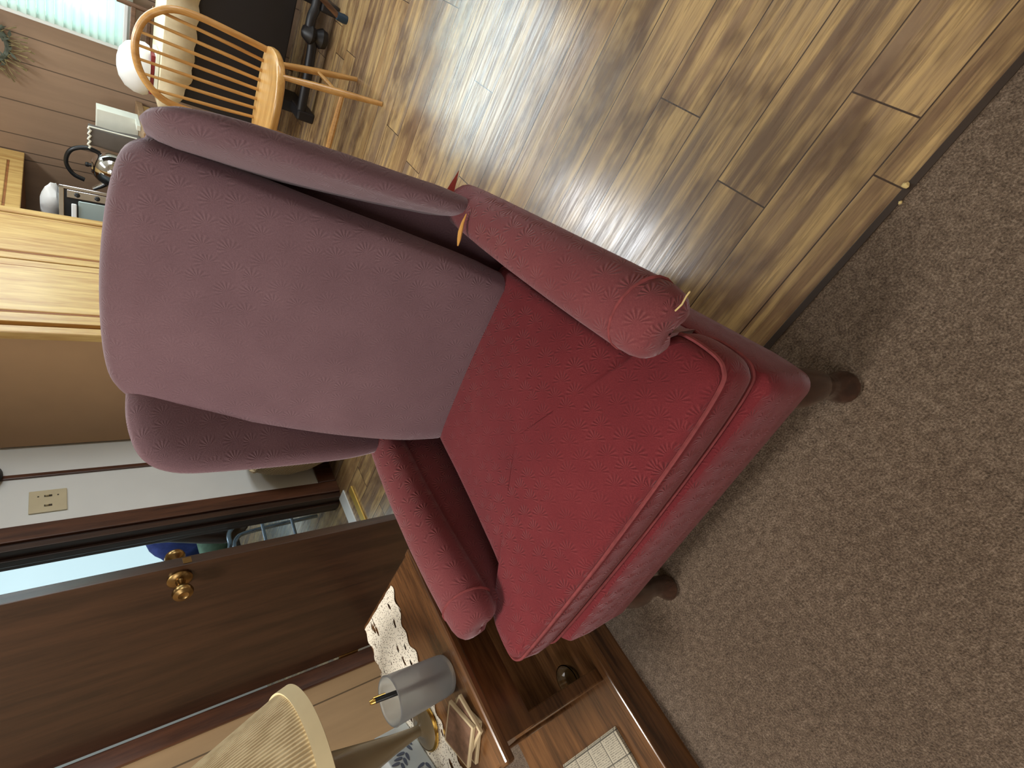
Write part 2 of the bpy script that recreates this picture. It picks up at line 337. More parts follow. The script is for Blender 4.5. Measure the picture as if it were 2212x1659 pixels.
def catmull(pts, n=6, closed=True):
    P = [Vector(p) for p in pts]; out = []; m = len(P); rng = range(m) if closed else range(m - 1)
    for i in rng:
        p0 = P[(i - 1) % m] if closed or i > 0 else P[0]; p1 = P[i]; p2 = P[(i + 1) % m]; p3 = P[(i + 2) % m] if closed or i < m - 2 else P[-1]
        for k in range(n):
            t = k / n; out.append(0.5 * ((2 * p1) + (p2 - p0) * t + (2 * p0 - 5 * p1 + 4 * p2 - p3) * t * t + (3 * p1 - p0 - 3 * p2 + p3) * t ** 3))
    if not closed: out.append(P[-1])
    return out
def pillow(bm, outline, fmap, front, back, steps=9, edge=0.12, centre=None):
    """closed cushion: outline (2-D pts), fmap(a,b,h)->xyz with h the height off the mid surface; front/back heights"""
    o = [Vector((p[0], p[1])) for p in outline]; c = Vector(centre) if centre else sum(o, Vector((0, 0))) / len(o)
    loops = []
    def ring(s, h): return [fmap(*(c + (p - c) * s), h) for p in o]
    sc = [0.04 + 0.96 * (i / steps) for i in range(steps)]
    for s in sc: loops.append(ring(s * (1 - edge), -back * (1 - 0.25 * s * s)))
    for k in range(1, 8):
        t = k / 8 * PI; s = 1 - edge + edge * math.sin(t); h = (-back * 0.75 if t < PI / 2 else front * 0.75) * abs(math.cos(t)); loops.append(ring(s, h))
    for s in reversed(sc): loops.append(ring(s * (1 - edge), front * (1 - 0.25 * s * s)))
    loft(bm, loops)
def mod_sub(o, lv=1):
    m = o.modifiers.new('sub', 'SUBSURF'); m.levels = lv; m.render_levels = lv; return o
def children(o): return [c for c in bpy.data.objects if c.parent == o]
def copy_tree(o, parent=None):
    c = o.copy(); COL.objects.link(c); c.parent = parent
    for ch in children(o): copy_tree(ch, c)
    return c

# ------------------------------------------------------------------ setting
YW, XL, H = 4.2, -2.36, 2.42
struct(new_obj('floor', bx(-4.8, 3.3, 0.382, YW, -0.05, 0.0), 'floor', smooth=False), 'wood plank floor')
bm = bmesh.new()
bmesh.ops.create_grid(bm, x_segments=2, y_segments=2, size=0.5); bmesh.ops.scale(bm, vec=(8.1, 3.382, 1), verts=bm.verts); bmesh.ops.translate(bm, vec=(-0.75, 0.382 - 1.691, 0.0), verts=bm.verts)
struct(new_obj('floor_carpet', bm, 'carpet', smooth=False), 'taupe cut pile carpet')
struct(new_obj('trim_1', bx(-2.36, 3.3, 0.376, 0.390, -0.01, 0.003, 0.001), 'strip', smooth=False), 'dark seam strip between carpet and planks')
struct(new_obj('wall_back', bx(-4.8, -1.02, YW, YW + 0.1, 0, H), 'panel', smooth=False))
bm = bx(-1.02, 0.55, YW, YW + 0.1, 0, 0.87); bx(-1.02, 0.55, YW, YW + 0.1, 2.02, H, bm=bm); bx(0.55, 3.3, YW, YW + 0.1, 0, H, bm=bm)
struct(new_obj('wall_back.001', bm, 'panel', smooth=False))
# left wall: tan panelling, doorway, white strip, brown panel
bm = bx(XL - 0.11, XL, -3.0, 0.745, 0, H)
struct(new_obj('wall_left', bm, 'tan_panel', smooth=False))
bm = bx(XL - 0.11, XL, 1.69, 2.222, 0, H); bx(XL - 0.11, XL, 0.745, 1.69, 2.06, H, bm=bm)
struct(new_obj('wall_left.001', bm, 'white_paint', smooth=False))
struct(new_obj('wall_left.002', bx(XL - 0.11, XL, 2.222, YW, 0, H), 'white_paint', smooth=False))
struct(new_obj('wall_right', bx(3.2, 3.3, -3.0, YW, 0, H), 'room_wall', smooth=False))
struct(new_obj('wall_added_light_blocker', bx(1.0, 1.1, -3.0, 1.45, 0, H), 'room_wall', smooth=False))  # added wall out of view, blocks side-window light to darken the floor
struct(new_obj('wall_front', bx(-2.4, 3.3, -3.1, -3.0, 0, H), 'room_wall', smooth=False))
struct(new_obj('ceiling', bx(-4.8, 3.3, -3.1, YW + 0.1, H, H + 0.05), 'ceiling', smooth=False))
# little back room beyond the doorway
bm = bx(-4.75, -4.65, 0.0, YW, 0, H); bx(-4.7, XL - 0.11, -0.1, 0.0, 0, H, bm=bm)
struct(new_obj('wall_hallway', bm, 'white_paint', smooth=False))
# door casing + jamb
def casing(name, y0, y1, y_j0, y_j1):
    bm = bmesh.new(); bx(XL, XL + 0.018, y0, y1, 0, 2.12, 0.004, bm); 
    return struct(new_obj(name, bm, 'casing', smooth=False))
casing('trim_2', 1.688, 1.764, 0, 0); casing('trim_3', 0.722, 0.79, 0, 0)
struct(new_obj('trim_4', bx(XL, XL + 0.018, 0.722, 1.764, 2.05, 2.13, 0.004), 'casing', smooth=False))
bm = bmesh.new(); bx(XL - 0.13, XL + 0.004, 1.655, 1.69, 0, 2.06, 0.003, bm); bx(XL - 0.13, XL + 0.004, 0.765, 0.782, 0, 2.06, 0.003, bm); bx(XL - 0.085, XL - 0.045, 1.64, 1.66, 0, 2.05, 0.003, bm)
struct(new_obj('trim_5', bm, 'door_wood', smooth=False), 'dark door jamb')
struct(new_obj('trim_6', bx(XL, XL + 0.012, 2.026, 2.046, 0, H, 0.002), 'casing', smooth=False), 'narrow brown vertical strip on the white wall')
struct(new_obj('baseboard_left', bx(XL, XL + 0.016, 1.766, 2.222, 0, 0.10, 0.004), 'casing', smooth=False))
struct(new_obj('baseboard_left.001', bx(XL, XL + 0.016, -2.9, 0.72, 0, 0.09, 0.004), 'casing', smooth=False))
bm = bx(XL - 0.02, XL + 0.06, 0.79, 1.655, 0, 0.008, 0.002)
th = struct(new_obj('trim_7', bm, 'white_paint', smooth=False), 'white threshold strip')
struct(new_obj('trim_8', bx(XL + 0.12, XL + 0.165, 0.9, 1.60, 0, 0.010, 0.003), 'yellow_metal', smooth=False), 'yellow threshold bar')

# open door, hinged on the left casing
HX, HY, DW = XL + 0.022, 0.792, 0.76
ang = math.atan2(0.968 - HY, -1.60 - HX)
d1 = bpy.data.objects.new('door_1', None); COL.objects.link(d1); d1.location = (HX, HY, 0.012); d1.rotation_euler = (0, 0, ang); struct(d1, 'dark brown flush door standing ajar')
new_obj('door_slab', bx(0.004, DW, 0.0, 0.035, 0, 2.03, 0.002), 'door_wood', d1, smooth=False)
def knob(side):
    y = 0.0 if side < 0 else 0.035; bm = bmesh.new()
    prof = [(0.034, 0), (0.034, 0.006), (0.028, 0.011), (0.014, 0.014), (0.011, 0.030), (0.016, 0.040), (0.026, 0.048), (0.029, 0.058), (0.026, 0.066), (0.014, 0.071), (0.008, 0.068), (0.0, 0.068)]
    lathe(bm, prof, 28, cap1=False)
    bmesh.ops.rotate(bm, cent=(0, 0, 0), matrix=Matrix.Rotation(PI / 2 if side < 0 else -PI / 2, 3, 'X'), verts=bm.verts)
    bmesh.ops.translate(bm, vec=(DW - 0.052, y, 0.925), verts=bm.verts)
    o = new_obj('door_knob', bm, 'brass', d1); o['label'] = 'brass door knob'
    return o
knob(-1); knob(1)
new_obj('latch_plate', bx(DW - 0.001, DW + 0.001, 0.006, 0.029, 0.895, 0.918), 'brass', d1, smooth=False)
new_obj('hinge', bx(-0.008, 0.010, -0.006, 0.006, 0.2, 0.29, 0.003), 'brass', d1, smooth=False)
new_obj('hinge', bx(-0.008, 0.010, -0.006, 0.006, 1.72, 1.81, 0.003), 'brass', d1, smooth=False)
# window of the far room (bright shade)
w2 = bpy.data.objects.new('window_2', None); COL.objects.link(w2); w2.location = (-4.64, 2.8, 0); struct(w2)
new_obj('window_shade', bx(-0.01, 0.0, -1.05, 0.85, 0.48, 2.1), 'lit_shade', w2, smooth=False)
new_obj('window_frame', bx(-0.008, 0.012, -1.12, -1.05, 0.4, 2.15), 'white_paint', w2, smooth=False)

# kitchen window with horizontal blinds
w1 = bpy.data.objects.new('window_1', None); COL.objects.link(w1); w1.location = (-0.235, YW, 0); struct(w1)
bm = bmesh.new(); bx(-0.785, -0.735, -0.03, 0.06, 0.87, 2.02, 0.004, bm); bx(0.735, 0.785, -0.03, 0.06, 0.87, 2.02, 0.004, bm); bx(-0.785, 0.785, -0.03, 0.06, 1.97, 2.02, 0.004, bm); bx(-0.785, 0.785, -0.03, 0.06, 0.87, 0.915, 0.004, bm)
new_obj('window_frame', bm, 'white_plastic', w1, smooth=False)
new_obj('window_pane', bx(-0.74, 0.74, 0.075, 0.08, 0.9, 1.98), 'sky_glow', w1, smooth=False)
bl = thing('window_blind', 'white horizontal slat blind lowered over the bright kitchen window', 'blind', (-0.235, YW - 0.05, 0))
bm = bmesh.new(); z = 0.93; 
while z < 1.96:
    box(bm, (0, 0.0, z), (1.52, 0.040, 0.0025), 0, M=Matrix.Rotation(math.radians(62), 4, 'X')); z += 0.037
new_obj('slats', bm, 'slat', bl, smooth=False)
new_obj('bottom_rail', bx(-0.76, 0.76, -0.014, 0.014, 0.892, 0.912, 0.003), 'white_plastic', bl, smooth=False)
new_obj('head_rail', bx(-0.76, 0.76, -0.025, 0.025, 1.965, 2.01, 0.003), 'white_plastic', bl, smooth=False)
# ceiling fluorescent fixture in the kitchen
fx = thing('ceiling_light', 'long fluorescent ceiling light over the plank floor', 'light', (-0.75, 2.9, 2.42))
new_obj('housing', bx(-0.18, 0.18, -0.67, 0.67, -0.03, 0.0, 0.005), 'white_plastic', fx, smooth=False)

fx = thing('ceiling_lamp', 'round flush ceiling lamp above the armchair', 'light', (-1.25, 0.02, 2.42))
bm = bmesh.new(); lathe(bm, [(0.0, 0.0), (0.20, 0.0), (0.21, -0.02), (0.19, -0.05), (0.0, -0.055)], 36, cap0=False, cap1=False); new_obj('diffuser', bm, 'white_plastic', fx)

# ------------------------------------------------------------------ the wing armchair
CH = thing('wing_armchair', 'worn burgundy upholstered wing armchair with dark curved front legs', 'armchair', (-0.544, 0.162, 0), math.radians(4.6))
# seat cushion, T-shaped in plan
half = [(0.0, 0.035), (0.20, 0.038), (0.33, 0.042), (0.385, 0.048), (0.402, 0.075), (0.392, 0.135), (0.345, 0.165), (0.290, 0.185), (0.268, 0.30), (0.250, 0.45), (0.238, 0.58), (0.215, 0.625), (0.10, 0.635)]
out = [(x - 0.045 * max(0, (x - 0.30) / 0.10), y + 0.012 * max(0, (x - 0.30) / 0.10)) for x, y in half] + [(0.0, 0.636)] + [(-x, y) for x, y in reversed(half[1:])]
OUT = [Vector((p[0], p[1], 0)) for p in catmull([(x, y, 0) for x, y in out], 5)]
cc = Vector((0, 0.31, 0))
def cush(s, h):
    lp = []; k = min(1.0, max(0.0, (s - 0.55) / 0.42)); k = k * k * (3 - 2 * k)
    for p in OUT:
        d = p - cc; a_ = math.atan2(d.y / 0.29, d.x / 0.27); e = Vector((0.27 * math.cos(a_), 0.29 * math.sin(a_), 0))
        q = cc + (e * (1 - k) + d * k) * s; lp.append((q.x, q.y, h(q)))
    return lp
top = lambda q, s: 0.515 - 0.045 * max(0, (q.y - 0.05)) / 0.6 + 0.030 * (1 - s ** 2.2)
loops = [cush(s, lambda q: 0.392) for s in (0.05, 0.5, 0.9, 0.965)]
loops += [cush(0.99, lambda q: 0.398), cush(1.012, lambda q: 0.425), cush(1.02, lambda q: 0.452), cush(1.012, lambda q: top(q, 1) - 0.028)]
for s in (0.985, 0.96, 0.92, 0.86, 0.78, 0.68, 0.56, 0.42, 0.28, 0.12):
    loops.append(cush(s, lambda q, s=s: top(q, s) - (0.006 if s > 0.98 else 0)))
bm = bmesh.new(); loft(bm, loops)
cu = new_obj('seat_cushion', bm, 'seat_fabric', CH, uvbox=True, sharp=80)
for nm, s, dz in (('piping', 1.003, 'top'), ('piping', 1.003, 'bot')):
    bm = bmesh.new(); pts = []
    for i, p in enumerate(OUT):
        q = cc + (p - cc) * s; pts.append((q.x, q.y, (top(q, 1) - 0.013) if dz == 'top' else 0.402))
    tube(bm, pts, 0.0036, 6, closed=True); new_obj(nm, bm, 'piping', cu)
# seat frame (front rail and side rails)
def rrect(x0, x1, y0, y1, r, n=6):
    o = []
    for cx, cy, a0 in ((x1 - r, y1 - r, 0), (x0 + r, y1 - r, 90), (x0 + r, y0 + r, 180), (x1 - r, y0 + r, 270)):
        for k in range(n + 1): a = math.radians(a0 + 90 * k / n); o.append((cx + r * math.cos(a), cy + r * math.sin(a)))
    return o
def dense(o, m=8):
    r = []
    for i in range(len(o)):
        a, b = Vector(o[i]), Vector(o[(i + 1) % len(o)])
        k = max(1, int((b - a).length / 0.03))
        for j in range(k): r.append(tuple(a + (b - a) * j / k))
    return r
rl = dense(rrect(-0.366, 0.356, 0.018, 0.70, 0.03)); C0 = Vector((0, 0.36))
def rloop(s, z, bulge=0): return [((C0.x + (x - C0.x) * s * (1 - 0.26 * max(0, y - 0.10))), C0.y + (y - C0.y) * s, z) for x, y in rl]
bm = bmesh.new(); loft(bm, [rloop(0.9, 0.205), rloop(0.985, 0.203), rloop(0.998, 0.210), rloop(1.0, 0.26), rloop(1.006, 0.33), rloop(1.0, 0.385), rloop(0.985, 0.397), rloop(0.9, 0.398)])
fr = new_obj('seat_frame', bm, 'seat_fabric', CH, uvbox=True, sharp=60)
bm = bmesh.new(); tube(bm, [(x, y - 0.004 if y < 0.1 else y, 0.300) for x, y in rl if y < 0.16 and abs(x) < 0.36][:], 0.003, 6)
bm.free()
# arms
def arm(sgn):
    secs = []
    ys = [(0.128, 0.10), (0.129, 0.50), (0.133, 0.74), (0.143, 0.89), (0.160, 0.97), (0.19, 1.0), (0.27, 1.0), (0.36, 0.99), (0.48, 0.97), (0.58, 0.94), (0.66, 0.9), (0.70, 0.86)]
    for y, s in ys:
        t = max(0, (y - 0.12) / 0.55); cx = 0.363 - 0.044 * t; rx = (0.062 - 0.009 * t) * s; zt = 0.612 + 0.012 * math.sin(t * PI); rz = 0.050 * s; cz = zt - 0.050
        lp = []
        for k in range(15):
            a = math.radians(-50 + 280 * k / 14); lp.append((cx + rx * math.cos(a), y, cz + rz * math.sin(a)))
        f = min(1, max(0, (y - 0.10) / 0.06)); xin = cx - 0.040; xo = cx - 0.014
        yy = max(y, 0.19)
        zb = 0.36
        lp += [(xin, y + (0.05 * (1 - f)), cz - 0.055 * s), (xin, yy, zb), (xo - 0.004, yy, zb), (xo, y + (0.05 * (1 - f)), cz - 0.06 * s)]
        secs.append([(sgn * x, yv, zv) for x, yv, zv in lp])
    bm = bmesh.new(); loft(bm, secs)
    a = new_obj('arm', bm, 'arm_fabric', CH, uvbox=True, sharp=75)
    # curved seam where the front cap is sewn on
    bm = bmesh.new(); pts = []
    for k in range(17):
        an = math.radians(-40 + 260 * k / 16); y = 0.182 + 0.012 * math.sin(an)
        pts.append((sgn * (0.3585 + 0.0605 * math.cos(an)), y, 0.5655 + 0.0500 * math.sin(an)))
    tube(bm, pts, 0.0032, 6); new_obj('seam', bm, 'piping', a)
    return a
aR = arm(1); aL = arm(-1)
# inside back: reclined padded panel
def back_map(a, b, h):
    # a across, b 0..1 up
    z = 0.44 + 0.705 * b; y = 0.600 + 0.02 * b + 0.25 * max(b, 0) ** 1.35 - 0.10 * a * a
    return (a - 0.013, y - h, z + h * 0.30)
ol = [(0.0, -0.02), (0.20, -0.01), (0.240, 0.10), (0.256, 0.35), (0.262, 0.62), (0.268, 0.85), (0.252, 0.945), (0.18, 0.985), (0.0, 1.0)]
ol = ol + [(-x, y) for x, y in reversed(ol[1:-1])]
ol = [(p.x, p.y) for p in catmull([(x, y, 0) for x, y in ol], 6)]
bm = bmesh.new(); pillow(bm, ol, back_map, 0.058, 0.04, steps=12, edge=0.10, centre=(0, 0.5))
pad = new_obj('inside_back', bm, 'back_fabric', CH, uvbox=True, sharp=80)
# outside back
ol2 = [(x * (1.36 - 0.36 * max(0, y)), y * 0.99) for x, y in ol]
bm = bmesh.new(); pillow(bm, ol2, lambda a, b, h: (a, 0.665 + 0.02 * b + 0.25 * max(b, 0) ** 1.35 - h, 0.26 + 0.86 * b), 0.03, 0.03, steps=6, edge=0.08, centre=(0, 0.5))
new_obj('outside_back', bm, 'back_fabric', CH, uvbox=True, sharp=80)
# wings
def wing(sgn):
    e = 0.012 if sgn > 0 else 0.0
    o = [(0.640, 0.570), (0.612, 0.66), (0.612, 0.80), (0.620, 0.94), (0.632, 1.03 + e), (0.665, 1.085 + e), (0.74, 1.105 + e * 0.6), (0.83, 1.100), (0.905, 1.085), (0.92, 1.05), (0.86, 0.88), (0.79, 0.70), (0.73, 0.58)]
    oo = [(p.x, p.y) for p in catmull([(y, z, 0) for y, z in o], 6)]
    def fm(y, z, h):
        u = (y - 0.60) / 0.30; v = (z - 0.6) / 0.5
        x = (0.332 if sgn > 0 else 0.311) + 0.012 * v - 0.120 * max(0, u - 0.12)
        return (sgn * (x - h), y, z)
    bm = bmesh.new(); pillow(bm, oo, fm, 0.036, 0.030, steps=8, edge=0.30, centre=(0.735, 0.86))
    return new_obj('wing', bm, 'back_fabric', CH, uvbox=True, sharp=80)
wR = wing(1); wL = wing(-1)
# torn seam showing foam between right wing and arm
bm = bmesh.new(); tube(bm, [(0.262, 0.600, 0.612), (0.277, 0.594, 0.619), (0.292, 0.592, 0.624), (0.310, 0.592, 0.626), (0.328, 0.594, 0.624)], [0.0015, 0.004, 0.0045, 0.003, 0.001], 8)
o = new_obj('torn_seam', bm, 'foam', wR); o['label'] = 'torn seam showing yellow foam'
# loose thread at the front of the right arm
bm = bmesh.new(); tube(bm, [(0.395, 0.128, 0.585), (0.408, 0.122, 0.590), (0.420, 0.124, 0.588), (0.428, 0.119, 0.596)], 0.0012, 5)
o = new_obj('loose_thread', bm, 'crumb', aR); o['label'] = 'pale loose thread'
# salmon lining flap sticking out behind the right wing
bm = bmesh.new(); vs = [bm.verts.new(p) for p in ((0.315, 0.70, 0.62), (0.315, 0.75, 0.56), (0.378, 0.725, 0.585))]; bm.faces.new(vs)
r = bmesh.ops.solidify(bm, geom=bm.faces[:], thickness=0.004); o = new_obj('lining_flap', bm, 'salmon', CH, smooth=False); o['label'] = 'salmon pink flap of lining'
# legs
def cab(sgn):
    path = [(0.305, 0.065, 0.215), (0.315, 0.050, 0.175), (0.326, 0.040, 0.125), (0.327, 0.040, 0.085), (0.328, 0.034, 0.050), (0.333, 0.026, 0.026), (0.336, 0.022, 0.012), (0.336, 0.022, 0.0)]
    rad = [0.043, 0.040, 0.033, 0.027, 0.025, 0.031, 0.034, 0.029]
    p2 = catmull([(sgn * x, y, z) for x, y, z in path], 4, closed=False)
    r2 = []
    for i in range(len(rad) - 1):
        for k in range(4): r2.append(rad[i] + (rad[i + 1] - rad[i]) * k / 4)
    r2.append(rad[-1]); bm = bmesh.new()
    loft(bm, [[(p.x + r * math.cos(2 * PI * k / 16), p.y + r * math.sin(2 * PI * k / 16), p.z) for k in range(16)] for p, r in zip(p2, r2)])
    return new_obj('front_leg', bm, 'leg_wood', CH)
cab(1); cab(-1)
for s in (1, -1):
    bm = bmesh.new(); loft(bm, [[(s * 0.22 + dx * k, 0.66 + dyo + dy * k, zz_) for dx, dy in ((1, 1), (-1, 1), (-1, -1), (1, -1))] for zz_, k, dyo in ((0.215, 0.026, 0), (0.10, 0.022, 0.02), (0.0, 0.018, 0.07))])
    new_obj('rear_leg', bm, 'leg_wood', CH, smooth=False)

# ------------------------------------------------------------------ step end table beside the armchair
TB = thing('end_table', 'brown wooden two tier end table left of the armchair', 'table', (-1.24, 0.285, 0))
TZ = 0.575
new_obj('tabletop', bx(-0.155, 0.212, -0.24, 0.242, TZ - 0.022, TZ, 0.006), 'table_wood', TB, smooth=False)
new_obj('edge_moulding', bx(0.196, 0.226, -0.245, 0.245, TZ - 0.020, TZ + 0.002, 0.006), 'table_wood', TB, smooth=False)
new_obj('apron', bx(-0.145, 0.195, -0.21, 0.225, TZ - 0.115, TZ - 0.022), 'table_wood', TB, smooth=False)
new_obj('lower_shelf', bx(-0.44, 0.098, -0.80, 0.242, 0.082, 0.105, 0.005), 'table_wood', TB, smooth=False)
new_obj('shelf_lip', bx(0.074, 0.100, -0.80, 0.242, 0.084, 0.113, 0.004), 'table_wood', TB, smooth=False)
new_obj('plinth', bx(-0.43, 0.088, -0.79, 0.235, 0.0, 0.084), 'table_wood', TB, smooth=False)
for x, y0, y1 in ((-0.14, 0.2, 0.235), (0.035, 0.2, 0.235), (-0.14, -0.205, -0.17), (0.035, -0.205, -0.17)):
    new_obj('leg', bx(x, x + 0.035, y0, y1, 0.104, TZ - 0.1, 0.004), 'table_wood', TB, smooth=False)
new_obj('side_panel', bx(-0.15, -0.14, -0.2, 0.24, 0.104, TZ - 0.1), 'table_wood', TB, smooth=False)
# lace runner
bm = bmesh.new(); nx, ny = 14, 60; V = {}
for j in range(ny + 1):
    y = 0.515 - 0.455 * j / ny
    x1 = -1.168 - 0.02 * (j / ny) + 0.007 * math.sin(j * 0.9) + 0.010 * math.sin(j * 0.23 + 1); x0 = -1.385 + 0.006 * math.sin(j * 1.0)
    for i in range(nx + 1): V[i, j] = bm.verts.new((x0 + (x1 - x0) * i / nx, y, TZ + 0.0025 + 0.0012 * math.sin(i * 1.7 + j * 0.6)))
for j in range(ny):
    for i in range(nx): bm.faces.new((V[i, j], V[i + 1, j], V[i + 1, j + 1], V[i, j + 1]))
tag(new_obj('lace_runner', bm, 'lace'), 'white lace runner with open holes on the end table', 'doily')
# frosted cup
CX, CY = -1.086, 0.250
cupo = thing('frosted_cup', 'frosted clear cup standing on the end table', 'cup', (CX, CY, TZ))
bm = bmesh.new(); lathe(bm, [(0.0, 0.001), (0.036, 0.001), (0.0405, 0.005), (0.0425, 0.02), (0.0475, 0.135), (0.0485, 0.139), (0.0470, 0.141), (0.0445, 0.137), (0.0395, 0.022), (0.036, 0.012), (0.0, 0.010)], 40, cap0=False, cap1=False)
new_obj('cup_body', bm, 'frost', cupo, sharp=60)
pen = thing('pen', 'black pen with gold tip leaning in the frosted cup', 'pen', (CX, CY, TZ + 0.013))
A = Vector((0.020, -0.005, 0.0)); B = Vector((-0.036, 0.022, 0.150)); D = (B - A)
bm = bmesh.new(); tube(bm, [A, A + D * 0.4, A + D * 0.93], 0.0055, 10); new_obj('barrel', bm, 'black_plastic', pen)
bm = bmesh.new(); tube(bm, [A + D * 0.93, A + D * 0.96, A + D * 1.0], [0.0056, 0.0056, 0.004], 10); tube(bm, [A + D * 0.95 + Vector((0.004, 0.006, 0)), A + D * 0.8 + Vector((0.004, 0.006, 0.0))], 0.0014, 6); new_obj('gold_cap', bm, 'gold', pen)
# lamp
LX, LY = -1.252, 0.205
lamp = thing('table_lamp', 'table lamp with cream pleated cone shade on the end table', 'lamp', (LX, LY, TZ + 0.004))
bm = bmesh.new(); lathe(bm, [(0.0, 0), (0.047, 0), (0.049, 0.004), (0.046, 0.009), (0.02, 0.013), (0.012, 0.022), (0.0, 0.022)], 32, cap0=False, cap1=False); new_obj('lamp_base', bm, 'taupe_glaze', lamp)
bm = bmesh.new(); lathe(bm, [(0.0475, 0.0), (0.0515, 0.002), (0.0515, 0.006), (0.0475, 0.009)], 32, cap0=False, cap1=False); o = new_obj('base_rim', bm, 'gold', lamp)
bm = bmesh.new(); lathe(bm, [(0.0, 0.018), (0.011, 0.018), (0.013, 0.04), (0.020, 0.09), (0.032, 0.15), (0.044, 0.21), (0.050, 0.25), (0.045, 0.275), (0.02, 0.285), (0.012, 0.30), (0.0, 0.30)], 32, cap0=False, cap1=False); new_obj('lamp_body', bm, 'taupe_glaze', lamp)
bm = bmesh.new(); lathe(bm, [(0.012, 0.29), (0.016, 0.31), (0.016, 0.35), (0.010, 0.36)], 16); new_obj('socket', bm, 'brass', lamp)
bm = bmesh.new()
ZB, ZT, RB, RT = 0.280, 0.560, 0.192, 0.085
lathe(bm, [(RB, ZB), (RT, ZT), (RT - 0.003, ZT), (RB - 0.003, ZB), (RB, ZB)], 96, cap0=False, cap1=False); sh = new_obj('lamp_shade', bm, 'shade', lamp)
bm = bmesh.new(); lathe(bm, [(RB - 0.001, ZB - 0.006), (RB + 0.003, ZB - 0.004), (RB - 0.004, ZB + 0.022), (RB - 0.009, ZB + 0.020), (RB - 0.001, ZB - 0.006)], 96, cap0=False, cap1=False); new_obj('shade_trim', bm, 'shade_trim', sh)
bm = bmesh.new(); lathe(bm, [(RT + 0.001, ZT - 0.014), (RT + 0.003, ZT), (RT - 0.004, ZT), (RT - 0.002, ZT - 0.014), (RT + 0.001, ZT - 0.014)], 64, cap0=False, cap1=False); new_obj('shade_trim', bm, 'shade_trim', sh)
bm = bmesh.new(); tube(bm, catmull([(-0.012, 0, 0.30), (-0.065, 0, 0.36), (-0.06, 0, 0.46), (0, 0, 0.545), (0.06, 0, 0.46), (0.065, 0, 0.36), (0.012, 0, 0.30)], 5, closed=False), 0.002, 6); new_obj('harp', bm, 'brass', lamp)
# tissue box
a = math.atan2(0.123 - 0.245, -1.28 + 1.34); dirv = Vector((math.cos(a), math.sin(a), 0)); nrm = Vector((-dirv.y, dirv.x, 0))
ctr = Vector((-1.345, 0.252, 0)) + dirv * 0.115 - nrm * 0.040
tb = thing('tissue_box', 'pale blue grey tissue box with slate leaf sprigs beside the lamp', 'box', (ctr.x, ctr.y, TZ + 0.004), a)
new_obj('carton', bx(-0.115, 0.115, -0.04, 0.04, 0, 0.085, 0.003), 'tissue', tb, smooth=False)
bm = bmesh.new()
def leaf(bm, u, v, ln, wd, an, y):
    pts = []
    for k in range(10):
        t = 2 * PI * k / 10; q = (ln / 2 * math.cos(t), wd / 2 * math.sin(t) * (1 - 0.3 * math.cos(t))); pts.append((u + q[0] * math.cos(an) - q[1] * math.sin(an), y, v + q[0] * math.sin(an) + q[1] * math.cos(an)))
    f = bm.faces.new([bm.verts.new(p) for p in pts])
for u0, v0, sa in ((-0.085, 0.018, 0.5), (-0.045, 0.040, 0.9), (0.0, 0.015, 0.6), (0.045, 0.035, 0.8)):
    for k in range(3):
        u = u0 + 0.013 * k * math.cos(sa); v = v0 + 0.013 * k * math.sin(sa)
        for sd in (-1, 1):
            an = sa + sd * 0.8; leaf(bm, u + 0.012 * math.cos(an), v + 0.012 * math.sin(an), 0.021, 0.0075, an, 0.0408)
new_obj('leaf_print', bm, 'leaf_print', tb, smooth=False)
# stack of square coasters
stk = [(0.0, 0.0, 33, 0), (0.012, 0.006, 12, 0), (0.001, 0.001, 31, 1)]
labs = ['square brown faced coaster at the bottom of the stack on the end table', 'square coaster turned askew in the middle of the stack', 'square brown picture coaster on top of the stack']
cz = TZ + 0.001
for i, (dx, dy, rz, _) in enumerate(stk):
    c = thing('coaster', labs[i], 'coaster', (-1.096 + dx, 0.137 + dy, cz), math.radians(rz), 'coaster stack on the end table')
    new_obj('tile', bx(-0.047, 0.047, -0.042, 0.042, 0, 0.008, 0.0015), 'coaster_edge', c, smooth=False)
    new_obj('printed_face', bx(-0.042, 0.042, -0.037, 0.037, 0.0078, 0.0086), 'coaster_top', c, smooth=False); cz += 0.009
# newspaper and glass dish on the lower shelf
bm = bmesh.new()
for k in range(4): box(bm, (0.001 * k, -0.001 * k, 0.0015 + 0.0022 * k), (0.285 - 0.002 * k, 0.37 - 0.003 * k, 0.0018), 0)
o = new_obj('newspaper', bm, 'news', smooth=False); o.location = (-1.368, -0.205, 0.1055); tag(o, 'folded newspaper lying on the lower shelf of the end table', 'newspaper')
bm = bmesh.new(); lathe(bm, [(0.0, 0.0), (0.030, 0.0), (0.038, 0.010), (0.043, 0.026), (0.040, 0.027), (0.035, 0.012), (0.028, 0.005), (0.0, 0.005)], 24, cap0=False, cap1=False)
o = new_obj('glass_dish', bm, 'glass'); o.location = (-1.275, 0.135, 0.1055); tag(o, 'small clear glass dish on the lower shelf of the end table', 'dish')

